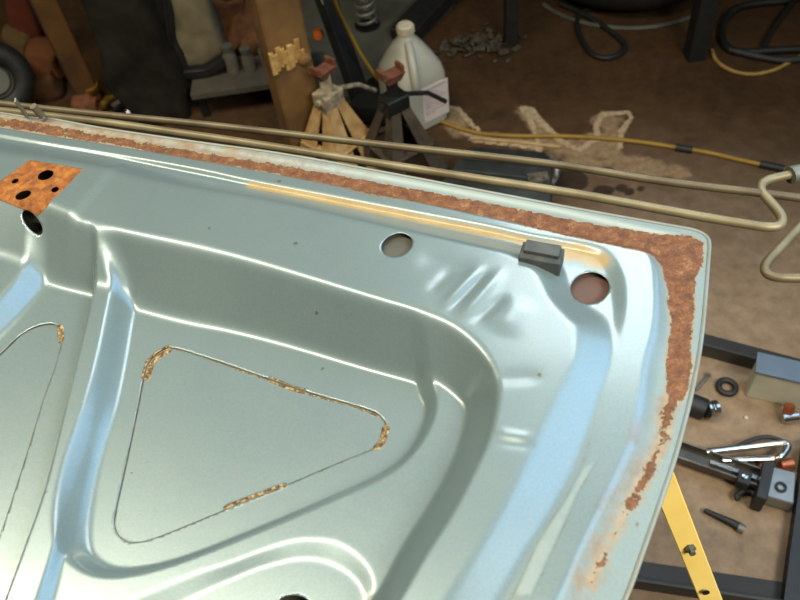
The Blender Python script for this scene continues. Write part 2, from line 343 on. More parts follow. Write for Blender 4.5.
matte=np.clip(1-K1(X,Y),0,1)
stain=np.maximum(stain,matte*.56*np.clip((.10-X)/.25,0,1)); rust=rust*(1-.34*np.clip((.05-X)/.25,0,1)); matte=np.maximum(matte,yellow*.7)
Zg=Zg+np.where(rust>.4,1,0)*(rng.random(X.shape)-.5)*.0005+np.clip(crust*2-1,0,1)*(rng.random(X.shape)*.0009)
# tri recess
def lid_mesh(name,test,material,parent,zoff=0.,edge_drop=None):
    idx=-np.ones(X.shape,int); faces=[]
    keep=test
    fl=[]
    # per face statuses: decide using contour states
    S=stat
    a=[s[:-1,:-1] for s in S]; b=[s[1:,:-1] for s in S]; c=[s[1:,1:] for s in S]; d=[s[:-1,1:] for s in S]
    def ok(vals): # vals: list (contour) of arrays for a vertex-set; returns region membership for a face from its vertices
        out=np.ones(vals[0][0].shape,bool)
        for k,want in keep.items():
            mx=np.maximum.reduce(vals[k]); mn=np.minimum.reduce(vals[k])
            out&= (mn>=0)&(mx>=0) if want>0 else (mx<=0)
        return out
    n=len(S)
    I,J=np.meshgrid(np.arange(nx-1),np.arange(ny-1),indexing='ij')
    va,vb,vc,vd=I*ny+J,(I+1)*ny+J,(I+1)*ny+J+1,I*ny+J+1
    okq=ok([[a[k],b[k],c[k],d[k]] for k in range(n)])
    quads=np.column_stack([v[okq] for v in (va,vb,vc,vd)])
    tris=[]
    rest=~okq
    d1=np.zeros(okq.shape,bool); d2=np.zeros(okq.shape,bool)
    for k in keep:
        d1|=(b[k]*d[k]==-1); d2|=(a[k]*c[k]==-1)
    # if b,d differ split along a-c ; if a,c differ split along b-d ; otherwise a-c
    for (m,sets) in ((rest&~d2,((0,1,2),(0,2,3))),(rest&d2,((0,1,3),(1,2,3)))):
        vs=(va,vb,vc,vd); st=(a,b,c,d)
        for tset in sets:
            o=ok([[st[q][k] for q in tset] for k in range(n)])&m
            tris.append(np.column_stack([vs[q][o] for q in tset]))
    tris=np.concatenate(tris)
    used=np.zeros(nx*ny,bool); used[quads.ravel()]=True; used[tris.ravel()]=True
    remap=np.cumsum(used)-1
    zz=Zg.ravel()+zoff
    co=np.column_stack([X.ravel(),Y.ravel(),H+zz])[used]-np.array(parent.location)
    me=bpy.data.meshes.new(name)
    fl=[tuple(q) for q in remap[quads].tolist()]+[tuple(q) for q in remap[tris].tolist()]
    me.from_pydata(co.tolist(),[],fl); me.shade_smooth()
    for nm,arr in (('rust',rust),('pale',pale),('yellow',yellow),('stain',stain),('orange',orange),('crust',crust),('line',line),('matte',matte)):
        at=me.attributes.new(nm,'FLOAT','POINT'); at.data.foreach_set('value',arr.ravel()[used].astype(np.float32))
    me.materials.append(material); me.update()
    o=bpy.data.objects.new(name,me); COL.objects.link(o); o.parent=parent; return o
LIDM=paint_mat()
lid=thing('trunk_lid','upturned pale blue car trunk lid, pressed inner side up, with rusty flange','car panel',(0,.4,.78))
nH=len(HOLES)
full={0:1}; full.update({1+i:-1 for i in range(nH)}); full.update({1+nH:-1,2+nH:-1})
inner=lid_mesh('inner_panel',full,LIDM,lid)
s_=inner.modifiers.new('thickness','SOLIDIFY'); s_.thickness=.0006; s_.offset=-1
t1=lid_mesh('access_cover',{1+nH:1},LIDM,lid,-.0012); t1['label']='triangular stamped cover with crusty sealer at its corners'
t2=lid_mesh('access_cover.001',{2+nH:1},LIDM,lid,-.0012); t2['label']='second stamped cover cut by the left edge'
# outer skin under it, rolled hem
skin_paint=mat('skin_grey',(120,124,116),.5,.3,rgb2=(96,98,90),scale=12)
rusty_grey=mat('rusty_grey',(122,84,68),.85,rgb2=(98,84,76),scale=60)
def skin():
    xs=np.arange(-.81,.31,.012); ys=np.arange(-.35,.99,.012); A,B=np.meshgrid(xs,ys,indexing='ij'); D=sdpoly(A,B,OUTW)
    m=len(OUTW); ctr=OUTW.mean(0)
    rings=[]
    nrm=[]
    for i in range(m):
        t=OUTW[(i+1)%m]-OUTW[i-1]; nn=np.array([-t[1],t[0]]); nn/=np.linalg.norm(nn); 
        nrm.append(nn)
    nrm=np.array(nrm)
    if sdpoly(np.array([OUTW[10][0]+nrm[10][0]*.01]),np.array([OUTW[10][1]+nrm[10][1]*.01]),OUTW)[0]<0: nrm=-nrm
    mb=MB()
    for off,dz in ((-.0008,-.0195),(-.0012,-.022),(.002,-.026),(.012,-.036),(.04,-.052),(.075,-.060)):
        q=OUTW+nrm*off; rings.append([(a,b,H+dz) for a,b in q])
    mb.loft(rings,cap=False)
    r=rings[-1]; k=len(mb.v); mb.v.append((float(ctr[0]),float(ctr[1]),H-.066)); base=(len(rings)-1)*m
    mb.f+=[(base+i,base+(i+1)%m,k) for i in range(m)]
    mb.build('outer_skin',skin_paint,lid,smooth=True)
    hem=MB().tube([(a,b,H-.0185) for a,b in OUTW[:-2]+0*nrm[:-2]],.0018,8)
    o=hem.build('rolled_hem',mat('hem_paint',(132,142,140),.5,.2,rgb2=(126,128,114),scale=25),lid,smooth=True)
skin()
# backing strips seen through the two big holes of the rail
def backing(cx,cy,r,m,dz):
    c=PSl([(cx,cy)])[0]
    MB().lathe((c[0],c[1],c[2]-dz),(0,0,1),[(0,0),(r,0),(r,-.0015),(0,-.0015)],20).build('backing_plate',m,lid)
backing(397,245,.028,mat('backing_grey',(78,78,70),.7),.006)
backing(590,288,.03,mat('backing_rust',(98,70,60),.85,rgb2=(80,68,62),scale=45),.007)
# rubber bumper block stuck into the channel
bc=PSl([(541,262)])[0]; e1=P(560,262,H)-P(522,255,H); e1/=np.linalg.norm(e1); e2=np.cross((0,0,1),e1)
Rb=np.array([e1,e2,(0,0,1)]).T
rub=mat('rubber',(74,80,78),.7,rgb2=(56,62,62),scale=70,bump=.3)
bb=bc+np.array([0,0,.004])
bump_=MB().box(bb,(.036,.019,.016),Rb).box(bb+np.array([0,0,.0095])+e2*.002,(.030,.013,.005),Rb).build('rubber_bumper',rub,lid)
bump_['label']='dark rubber bumper block'

# ================================================================ ROOM FLOOR
def G(px,py,h=0.): return P(px,py,h)
def VY(px,py,y):
    d=CF*F_PX+CR*(px-400)+CU*(300-py); return CO+d*(y/d[1])
def floor_mat():
    m=bpy.data.materials.new('concrete'); m.use_nodes=True; k=NT(m); b=m.node_tree.nodes['Principled BSDF']
    tc=k.n('ShaderNodeTexCoord')
    def noise(sc,det=5,ro=.6):
        x=k.n('ShaderNodeTexNoise'); x.inputs['Scale'].default_value=sc; x.inputs['Detail'].default_value=det; x.inputs['Roughness'].default_value=ro
        k.l(tc.outputs['Object'],x.inputs['Vector']); return x.outputs['Fac']
    def ramp(src,stops):
        r=k.n('ShaderNodeValToRGB'); e=r.color_ramp.elements
        while len(e)<len(stops): e.new(.5)
        for i,(p,c) in enumerate(stops): e[i].position=p; e[i].color=(*s2l(c),1)
        k.l(src,r.inputs['Fac']); return r.outputs['Color']
    def mixc(f,a,bb,fac=None):
        x=k.n('ShaderNodeMix',data_type='RGBA')
        if fac is None: k.l(f,x.inputs['Factor'])
        else: x.inputs['Factor'].default_value=fac
        k.l(a,x.inputs['A']); k.l(bb,x.inputs['B']); return x.outputs['Result']
    def mask(nm,amp,sc,w):
        a=k.n('ShaderNodeAttribute',attribute_name=nm)
        x=k.n('ShaderNodeMath',operation='MULTIPLY_ADD'); k.l(noise(sc),x.inputs[0]); x.inputs[1].default_value=amp
        y=k.n('ShaderNodeMath',operation='SUBTRACT'); k.l(a.outputs['Fac'],y.inputs[0]); y.inputs[1].default_value=amp/2
        k.l(y.outputs[0],x.inputs[2]); mr=k.n('ShaderNodeMapRange',interpolation_type='SMOOTHSTEP'); k.l(x.outputs[0],mr.inputs['Value'])
        mr.inputs['From Min'].default_value=.5-w; mr.inputs['From Max'].default_value=.5+w; return mr.outputs['Result']
    c=ramp(noise(3.2,7,.62),[(.32,(52,36,19)),(.46,(63,44,25)),(.55,(78,55,32)),(.66,(56,42,26))])
    c=mixc(None,c,ramp(noise(26,6,.7),[(.35,(56,42,26)),(.65,(92,70,46))]),.4)
    c=mixc(mask('lit_floor',.5,6,.4),c,ramp(noise(30,6,.7),[(.35,(122,104,84)),(.65,(146,126,102))]))  # brighter near floor: light falloff painted into the concrete colour
    c=mixc(mask('residue',.8,22,.12),c,ramp(noise(60,5,.7),[(.35,(128,104,76)),(.65,(156,134,104))]))
    c=mixc(mask('rim',.7,30,.12),c,ramp(noise(60,5,.7),[(.35,(160,138,106)),(.65,(190,170,138))]))
    c=mixc(mask('wet',.4,40,.15),c,ramp(noise(40),[(.3,(48,38,28)),(.7,(62,48,36))]))
    k.l(c,b.inputs['Base Color']); b.inputs['Roughness'].default_value=.75; b.inputs['Specular IOR Level'].default_value=.25
    bp=k.n('ShaderNodeBump'); bp.inputs['Distance'].default_value=.003; bp.inputs['Strength'].default_value=.5
    k.l(noise(60,6,.7),bp.inputs['Height']); k.l(bp.outputs['Normal'],b.inputs['Normal'])
    return m
def make_floor():
    xs=np.concatenate([[-3.5,-2,-1.3],np.arange(-.9,1.3,.012),[1.8,3,4]]); ys=np.concatenate([[-2.5,-1,0],np.arange(.3,2.6,.012),[3.,4,5.2]])
    A,B=np.meshgrid(xs,ys,indexing='ij'); n,m=A.shape
    me=bpy.data.meshes.new('floor'); I,J=np.meshgrid(np.arange(n-1),np.arange(m-1),indexing='ij'); v=(I*m+J).ravel()
    me.from_pydata(np.column_stack([A.ravel(),B.ravel(),np.zeros(A.size)]).tolist(),[],np.column_stack([v,v+m,v+m+1,v+1]).tolist())
    def reg(pts,soft=.02):
        c=np.array([G(a,b)[:2] for a,b in pts]); return np.clip(.5+sdpoly(A,B,c)/soft/2,0,1)
    def ln(pts,w):
        c=np.array([G(a,b)[:2] for a,b in pts]); return np.clip(1-sdpoly(A,B,c,closed=False)/w*.5,0,1)
    res=reg([(438,104),(462,106),(470,118),(478,128),(520,132),(560,136),(596,128),(602,113),(630,112),(634,120),(622,134),(624,150),(700,165),(690,186),(600,178),(560,172),(560,160),(470,142),(440,138)],.03)*.62
    res=np.maximum(res,.75*ln([(524,110),(538,128),(548,146)],.03)); res=np.maximum(res,.75*ln([(604,118),(612,130),(606,146)],.04))
    rim=ln([(523,108),(531,110),(543,124),(560,140)],.012); 
    for q in ([(523,108),(530,122),(538,136),(540,150)],[(598,140),(596,126),(602,114),(616,113),(628,112),(632,118),(622,130),(620,148)],[(462,133),(475,135),(490,137)],[(440,106),(458,108),(470,122)],[(560,140),(578,150),(598,138)],[(470,124),(480,130)],[(470,140),(540,148)]):
        rim=np.maximum(rim,ln(q,.009))
    lit_floor=reg([(640,190),(900,215),(1100,700),(560,1000),(500,400),(540,230)],.5)  # area where the floor colour is painted as better lit
    wet=np.zeros(A.shape)
    for cx,cy,a,b in ((603,191,9,5),(621,188,6,3.2),(629,192,5,3),(641,189,4,2.5),(606,171,8,3.5),(644,180,5,2),(571,181,15,10),(640,176,4,2)):
        t=np.linspace(0,2*math.pi,14,endpoint=False); wet=np.maximum(wet,reg([(cx+1.2*a*math.cos(q),cy+1.2*b*math.sin(q)) for q in t],.012))
    wet=np.maximum(wet,.6*reg([(612,86),(628,85),(642,89),(630,92),(614,91)],.02))
    for nm,arr in (('residue',res),('rim',rim*.85),('lit_floor',lit_floor),('wet',wet)):
        at=me.attributes.new(nm,'FLOAT','POINT'); at.data.foreach_set('value',arr.ravel().astype(np.float32))
    me.materials.append(floor_mat()); o=bpy.data.objects.new('floor',me); COL.objects.link(o); o['kind']='structure'
make_floor()
wallm=mat('wall_board',(92,80,64),.85,scale=3)
MB().box((.2,4.2,1.4),(7.4,.08,2.8)).build('wall_back',wallm)['kind']='structure'

# ================================================================ MATERIALS FOR THINGS
M_steel=mat('dull_rod_steel',(136,128,100),.5,.4,rgb2=(104,94,70),scale=18)
M_steel2=mat('dark_rod_steel',(112,104,80),.5,.4,rgb2=(88,78,60),scale=18)
M_dark=mat('dark_iron',(44,46,44),.5,.5,rgb2=(30,32,30),scale=20)
M_black=mat('black_plastic',(34,36,36),.55,rgb2=(26,28,28))
M_chrome=mat('chrome',(205,205,200),.18,.95,rgb2=(170,168,160),scale=12)
M_grey=mat('grey_metal',(120,122,112),.5,.4,rgb2=(96,98,90),scale=15)
M_wood=mat('post_wood',(134,100,54),.85,rgb2=(96,70,38),scale=9,bump=.4)
M_wood2=mat('brown_wood',(104,72,30),.85,rgb2=(72,48,20),scale=9,bump=.3)
M_rustm=mat('rusty_iron',(128,78,48),.85,.1,rgb2=(84,52,36),scale=40,bump=.5)
M_copper=mat('copper',(196,120,84),.4,.7,rgb2=(150,84,56),scale=20)
M_cord=mat('cord_yellow',(158,128,44),.6,rgb2=(134,104,38),scale=10)
M_yel=mat('yellow_enamel',(250,222,130),.4,0,rgb2=(242,206,108),scale=14)

# ---------------------------------------------------------------- rods
ZR=.832
def rodpath(pts,z=ZR,n=6): return spline([P(a,b,z if len(q)==0 else q[0]) for a,b,*q in pts],n)
o=MB().tube(rodpath([(-420,60),(-200,80),(40,108),(200,124),(380,144.5),(544,163),(644,178.5),(700,186),(800,198),(960,222),(1300,272)]),.0040,12).build('torsion_rod',M_steel2,smooth=True,angle=60)
props(o,'long straight dull steel rod just behind the lid, the one farther from it','rod')
t=thing('torsion_rod','steel rod nearest the lid, its right end bent back in a hook','rod',P(600,198,ZR))
MB().tube(rodpath([(-420,72),(-200,90),(60,117),(180,133),(265,145.5),(380,163.5),(480,179),(580,194.5),(670,211),(715,219),(752,225),(768,227),(778,226),(782,221),(780,214),(773,205),(765,196),(761,190),(762,184),(768,180),(779,177),(800,173),(860,165),(1100,140)]),.0044,12).build('rod',M_steel,t,smooth=True,angle=60)
MB().tube(rodpath([(790,175.5),(800,173),(850,166)],n=4),.0085,12).build('end_sleeve',M_grey,t,smooth=True)
o=MB().tube(rodpath([(1060,-20),(900,130),(840,190),(800,227),(783,245),(769,260),(765,268),(768,274),(778,277),(800,278),(900,279),(1100,285)]),.0042,12).build('torsion_rod',M_steel,smooth=True,angle=60)
props(o,'grey steel rod end folded in a sharp V at the right edge','rod')
# flange stubs at the far left of the lid
c0=P(22,112,H-.01); 
MB().bar(P(27,116,H-.016),P(15,100,H+.012),.006,.002,(1,0,0)).build('bent_tab',mat('tab',(140,136,112),.6,.3),lid)
MB().tube([P(42,116,H-.012),P(33,106,H+.004)],.0042,12).build('stub_pin',mat('pin',(118,108,88),.6,.3),lid,smooth=True)

# ---------------------------------------------------------------- jug
def jug():
    b=G(415,117); t=thing('plastic_jug','translucent white plastic jug with white cap standing on the floor','jug',b)
    ang=math.radians(27); ca,sa=math.cos(ang),math.sin(ang)
    def ring(w,d,z,e,cx=0,cy=0,n=28):
        r=[]
        for k in range(n):
            a=2*math.pi*k/n; c,s=math.cos(a),math.sin(a); x=abs(c)**(2/e)*math.copysign(w/2,c)+cx; y=abs(s)**(2/e)*math.copysign(d/2,s)+cy
            r.append((b[0]+x*ca-y*sa,b[1]+x*sa+y*ca,z))
        return r
    mj=mat('milky_plastic',(198,198,182),.35,rgb2=(186,188,174),scale=8,trans=.25); mj.node_tree.nodes['Principled BSDF'].inputs['Subsurface Weight'].default_value=0
    MB().loft([ring(.12,.12,.0,5),ring(.142,.142,.006,6),ring(.146,.146,.05,6),ring(.146,.146,.15,5.5),ring(.138,.138,.175,4),ring(.108,.108,.205,3,0,.004),ring(.072,.072,.232,2.4,0,.006),ring(.044,.044,.25,2,0,.008),ring(.038,.038,.262,2,0,.008)]).build('bottle',mj,t,smooth=True,angle=50)
    def L(x,y,z): return np.array([b[0]+x*ca-y*sa,b[1]+x*sa+y*ca,z])
    cp=MB(); cp.lathe(L(0,.008,.258),(0,0,1),[(0,0),(.021,0),(.022,.004),(.021,.022),(.018,.025),(0,.025)],24)
    for k in range(24):
        a=2*math.pi*k/24; q=L(0,.008,.27)+np.array([math.cos(a)*.0222,math.sin(a)*.0222,0]); cp.bar(q-np.array([0,0,.008]),q+np.array([0,0,.008]),.0018,.0018)
    cp.build('cap',mat('white_cap',(206,196,172),.5),t,smooth=True)
    h=[L(-.008,-.012,.240),L(-.018,-.036,.234),L(-.028,-.060,.210),L(-.034,-.074,.18),L(-.034,-.076,.155),L(-.030,-.066,.138)]
    MB().tube(spline(h,5),.0115,12).build('handle',mj,t,smooth=True)
    # label wrapped on the right-front face
    lm=MB(); x0,x1,y=-.015,.066,-.0745
    lab=lambda u,z,dy=0:L(u,y-dy,z)
    lm.add([lab(x0,.03),lab(x1,.03),lab(x1,.138),lab(x0,.138),lab(x0,.03,-.002),lab(x1,.03,-.002),lab(x1,.138,-.002),lab(x0,.138,-.002)],[(0,1,2,3),(7,6,5,4),(0,4,5,1),(1,5,6,2),(2,6,7,3),(3,7,4,0)])
    l=lm.build('label',mat('label_white',(212,204,198),.6,var=.05),t)
    pm=MB()
    for i,z in enumerate((.128,.120,.112,.104,.096,.086,.078,.070,.060,.052)):
        u1=x1-.008-(.012*((i*7)%4)); pm.add([lab(x0+.006,z,.0004),lab(u1,z,.0004),lab(u1,z+.0025,.0004),lab(x0+.006,z+.0025,.0004)],[(0,1,2,3)])
    pm.build('print',mat('faded_print',(176,140,138),.7),l)
jug()
# ---------------------------------------------------------------- wooden posts
def post(b,w,hh,label,m,rot=.25,name='wooden_post'):
    t=thing(name,label,'post',b); R=np.array([[math.cos(rot),-math.sin(rot),0],[math.sin(rot),math.cos(rot),0],[0,0,1]])
    MB().box((b[0],b[1],hh/2),(w,w*.95,hh),R).build('timber',m,t); return t,R
b=G(309,155); t,Rp=post(b,.100,1.9,'thick square wooden post with a splintered knot scar',M_wood,.35)
sc=MB(); yv=np.array(Rp@[0,-.045,0])
for k in range(9):
    zz=.285+.008*(k%4); xx=-.046+.009*k
    p=np.array([b[0],b[1],.300+.006*((k*5)%4)])+yv*1.04+Rp@np.array([xx,0,0]); sc.bar(p,p+np.array([0,0,.058-.004*((k*3)%5)]),.0125,.008+.003*(k%2),Rp@np.array([0,1,0]))
sc.build('splintered_scar',mat('fresh_split',(206,172,102),.8,rgb2=(166,124,66),scale=40,bump=.6),t,wobble=.004,wsc=50)
MB().lathe(np.array([b[0],b[1],.31])+yv*.8+Rp@np.array([.03,0,0]),yv,[(0,.022),(.010,.020),(.018,.012),(.022,0)],16).build('knot',M_wood,t,smooth=True,wobble=.003,wsc=40)
b=G(92,104); post(b,.062,2.1,'slim brown timber upright at the far left behind the rods',M_wood2,.5)

# ---------------------------------------------------------------- jack stands
def jack_stand(base,rot,mleg,mpost,msad,label,hh=.30,f0=.046):
    t=thing('jack_stand',label,'jack stand',base); c,s=math.cos(rot),math.sin(rot)
    def L(x,y,z): return np.array([base[0]+x*c-y*s,base[1]+x*s+y*c,z])
    zt=hh*.66
    for i in range(4):
        a=[(-1,-1),(1,-1),(1,1),(-1,1)][i]; d=[(-1,-1),(1,-1),(1,1),(-1,1)][(i+1)%4]
        # each pressed leg: two tapering flanges meeting at the corner
        mb=MB()
        for (ux,uy) in ((-a[0],0),(0,-a[1])):
            f1=.024
            bo=L(a[0]*.095,a[1]*.095,0); to=L(a[0]*.026,a[1]*.026,zt)
            bo2=L(a[0]*.095+ux*f0,a[1]*.095+uy*f0,0); to2=L(a[0]*.026+ux*f1,a[1]*.026+uy*f1,zt)
            nn=np.cross(bo2-bo,to-bo); nn/=np.linalg.norm(nn); nn*=.003
            mb.add([bo,bo2,to2,to,bo+nn,bo2+nn,to2+nn,to+nn],[(0,1,2,3),(7,6,5,4),(0,4,5,1),(1,5,6,2),(2,6,7,3),(3,7,4,0)])
        mb.build('leg',mleg,t)
    w=MB()
    for a,d in (((-1,-1),(1,-1)),((1,-1),(1,1)),((1,1),(-1,1)),((-1,1),(-1,-1))):
        w.bar(L(a[0]*.06,a[1]*.06,zt*.5),L(d[0]*.06,d[1]*.06,zt*.5),.022,.003)
    w.build('brace',mleg,t)
    co=MB().box(L(0,0,zt+.012),(.062,.05,.05),np.array([[c,-s,0],[s,c,0],[0,0,1]])).tube([L(-.04,0,zt+.02),L(.04,0,zt+.02)],.008,8)
    co.build('collar',mpost,t)
    MB().bar(L(0,0,zt*.4),L(0,0,hh-.02),.028,.02).build('ratchet_post',mpost,t)
    mb=MB().loft([[L(-.018,-.014,hh-.03),L(.018,-.014,hh-.03),L(.018,.014,hh-.03),L(-.018,.014,hh-.03)],[L(-.030,-.018,hh-.010),L(.030,-.018,hh-.010),L(.030,.018,hh-.010),L(-.030,.018,hh-.010)]])
    mb.box(L(-.026,0,hh),(.008,.03,.013),np.array([[c,-s,0],[s,c,0],[0,0,1]])).box(L(.026,0,hh),(.008,.03,.013),np.array([[c,-s,0],[s,c,0],[0,0,1]]))
    mb.build('saddle',msad,t)
    MB().tube([L(.03,-.01,zt+.03),L(.085,-.02,zt+.012),L(.13,-.03,zt-.03)],.006,8).build('release_handle',mpost,t,smooth=True)
    return t
M_red=mat('worn_red',(124,72,50),.8,rgb2=(84,56,42),scale=50,bump=.3)
jack_stand(G(342,168),.75,mat('tan_leg',(186,154,104),.75,rgb2=(150,116,72),scale=35,bump=.4),mat('dirty_white',(172,160,132),.7,rgb2=(112,102,80),scale=60),M_red,'tan jack stand with a worn red saddle beside the thick wooden post',.315,.078)
jack_stand(G(402,172),.5,mat('dirty_leg',(74,62,46),.85,rgb2=(50,44,36),scale=30,bump=.4),M_dark,M_red,'dark dirty jack stand with red saddle in front of the white jug',.31)

# ---------------------------------------------------------------- uprights in the dim left
def slab(name,poly,y,thick,m,parent=None,wob=.012,wsc=9,sub=5,wave=0):
    """soft upright body: outline at depth y with rounded thickness"""
    p=np.array([VY(a,b_,y) for a,b_ in poly]); c=p.mean(0); n=len(p)
    q=[]
    for i in range(n):
        for k in range(sub): q.append(p[i]+(p[(i+1)%n]-p[i])*k/sub)
    q=np.array(q); rings=[]
    for s_,dy in ((.80,-.5),(.94,-.42),(1,-.15),(1,.15),(.94,.42),(.8,.5)):
        r=c+(q-c)*s_; r=r.copy(); r[:,1]+=dy*thick; rings.append([tuple(x) for x in r])
    mb=MB(); mb.loft(rings,cap=False)
    m0=len(q); 
    for base,dy in ((0,-.52),((len(rings)-1)*m0,.52)):
        k0=len(mb.v)
        for s_ in (.55,.25):
            for x in q:
                z=c+(x-c)*s_; mb.v.append((z[0],z[1]+dy*thick+wave*math.sin(z[0]*60),z[2]))
        mb.v.append((c[0],c[1]+dy*thick,c[2]))
        for i in range(m0):
            j=(i+1)%m0; mb.f.append((base+i,base+j,k0+j,k0+i)); mb.f.append((k0+i,k0+j,k0+m0+j,k0+m0+i)); mb.f.append((k0+m0+i,k0+m0+j,k0+2*m0))
    return mb.build(name,m,parent,smooth=True,angle=70,wobble=wob,wsc=wsc)
Ml=lambda n,c,c2=None,sc=25: mat(n,c,.9,rgb2=c2,scale=sc,bump=.3,spec=.2)
M_coat=Ml('dark_cloth',(40,38,33),(30,28,25))
o=slab('coverall',[(76,-30),(148,-30),(160,20),(176,66),(190,116),(152,121),(124,102),(104,62),(88,20)],1.96,.10,M_coat,wob=.03); props(o,'dark cloth garment hanging down beside the slim brown upright','clothing')
o=slab('coverall',[(142,-30),(166,-30),(178,40),(200,92),(206,118),(186,118),(170,70),(152,20)],2.02,.06,Ml('cloth2',(40,40,36)),wob=.02); props(o,'narrow black cloth fold hanging next to the beige seat','clothing')
t=thing('car_seat','small beige seat back with dark lower edge, hanging in the dim left','seat',VY(200,112,2.05))
slab('cushion',[(158,-30),(204,-30),(214,10),(228,46),(206,60),(172,64),(166,20)],2.05,.10,Ml('beige_vinyl',(134,124,98),(116,108,84)),t,wob=.006)
slab('trim',[(170,62),(206,58),(229,46),(232,55),(208,70),(175,73)],2.03,.11,M_black,t,wob=.003)
slab('base',[(190,70),(228,64),(234,90),(240,104),(212,116),(200,96)],2.06,.10,Ml('grey_base',(66,66,60)),t,wob=.006)
slab('piping',[(158,-30),(162,-30),(174,62),(170,64)],1.985,.02,M_black,t,wob=.001)
o=slab('paper_bag',[(212,14),(240,4),(262,14),(274,50),(268,82),(240,92),(228,62)],2.15,.16,Ml('brown_bag',(118,80,50),(88,56,38),18),wob=.06,wsc=14); props(o,'crumpled reddish brown bag behind the thick wooden post','bag')
o=slab('cloth_bundle',[(230,62),(262,66),(268,98),(240,104),(226,90)],2.1,.1,Ml('rag',(84,66,50),(64,54,44),20),wob=.05,wsc=16); props(o,'dull brown rag bundle at the foot of the crumpled bag','rag')
t=thing('shelf','low dark shelf between the seat and the wooden post','shelf',G(262,108))
c=G(258,112); MB().box((c[0],c[1]+.1,.085),(.34,.22,.018)).build('board',Ml('shelf_grey',(84,80,70)),t)
for dx in (-.15,.15):
    for dy in (.02,.18): MB().box((c[0]+dx,c[1]+dy,.038),(.02,.02,.076)).build('leg',M_dark,t)
for i,(x,y,r,h,nm) in enumerate(((-.05,.08,.02,.07,'small clear jar at the left on the low dark shelf'),(.0,.07,.018,.06,'small clear jar in the middle of the low dark shelf'),(.05,.09,.02,.065,'small clear jar at the right on the low dark shelf'))):
    tt=thing('glass_jar',nm,'jar',(c[0]+x,c[1]+y,.094),'jars on the low shelf')
    MB().lathe((c[0]+x,c[1]+y,.094),(0,0,1),[(0,0),(r,0),(r,h*.75),(r*.75,h*.85),(r*.75,h)],16).build('body',mat('jar_glass',(112,104,92),.3,rgb2=(96,90,80)),tt,smooth=True)
    MB().lathe((c[0]+x,c[1]+y,.094+h),(0,0,1),[(0,0),(r*.85,0),(r*.85,.012),(0,.012)],16).build('lid',M_grey,tt)
# far left clutter
def wheel(name,c,ax,R,r,label,cat,m,mrim):
    t=thing(name,label,cat,(c[0],c[1],c[2]))
    prof=[(R+r*math.cos(a)*1.0,r*.8*math.sin(a)) for a in np.linspace(0,2*math.pi,16,endpoint=False)]
    MB().lathe(c,ax,prof,48,close=True).build('tyre',m,t,smooth=True)
    MB().lathe(c,ax,[(R-r*.85,-r*.6),(R-r*.8,-r*.75),(R-r*.9,-r*.3),(R*.45,-.01),(R*.2,-.02),(0,-.02),(0,.02),(R*.2,.02),(R*.5,.02),(R-r*.9,r*.3),(R-r*.8,r*.75)],40).build('rim',mrim,t,smooth=True)
    return t
c=VY(-6,80,2.05); wheel('cart_tyre',(c[0],c[1],max(c[2],.09)),(.5,-.8,.3),.075,.034,'small black wheel at the extreme left edge','tyre',M_black,M_grey)
for i,(poly,y,col,lb) in enumerate((([(4,-20),(26,-20),(46,34),(34,48),(12,28)],2.3,(100,50,36),'dark red board leaning in the far left corner'),
      ([(2,30),(30,36),(34,60),(10,58)],2.25,(92,74,46),'mud-coloured crumpled sack below the red board'),
      ([(28,44),(58,48),(64,74),(34,80)],2.2,(104,66,40),'rust-brown lump of scrap left of the slim upright'),
      ([(32,76),(52,70),(64,88),(54,100),(34,94)],2.15,(84,58,38),'dark brown scrap piece low beside the slim upright'))):
    o=slab(['board','sack','scrap_block','scrap_piece'][i],poly,y,.08,Ml('clutter_%s'%'abcd'[i],col),wob=.02 if i else .004,wsc=14); props(o,lb,['board','sack','scrap','scrap'][i])
# brass pipe fitting and lug by the post foot
zf=.80
def near_pt(px,py,z=.80): return P(px,py,z)
c=G(88,108); c=c+np.array([0,-.05,.03]); t=thing('pipe_fitting','rusty brown pipe fitting with a dark open end and brass ring','fitting',G(88,112))
a=P(76,104,.03); bq=P(98,105,.03); ax=(bq-a); ax/=np.linalg.norm(ax)
MB().lathe(a,ax,[(0,0),(.026,0),(.03,.01),(.03,.05),(.024,.055),(.024,.075),(.017,.075),(.016,.02),(0,.02)],20).build('socket',M_rustm,t,smooth=True,angle=50)
q=P(90,87,.06); MB().lathe(q,(.1,-.3,1),[(.016,-.01),(.026,-.01),(.028,0),(.026,.012),(.016,.012)],20,close=True).build('ring',mat('brass',(190,156,72),.35,.7,rgb2=(140,108,44)),t,smooth=True)
MB().tube([P(90,90,.05),P(88,100,.04)],.014,12).build('neck',M_rustm,t,smooth=True)
t=thing('metal_lug','small dark lug with brass tip right of the pipe fitting','fitting',G(118,112))
MB().tube([P(102,106,.03),P(108,99,.03),P(114,97,.03)],[.01,.012,.008],10).build('tip',bpy.data.materials['brass'],t,smooth=True)
MB().tube([P(112,108,.02),P(124,102,.02),P(130,108,.015)],[.018,.022,.012],10).build('body',mat('lug_dark',(56,54,54),.4,.5),t,smooth=True)
MB().lathe(P(131,112,.02),(.2,-.6,.7),[(0,.008),(.012,.006),(.014,0),(.012,-.006),(0,-.006)],16).build('bright_disc',mat('disc',(178,172,196),.35,.5),t,smooth=True)

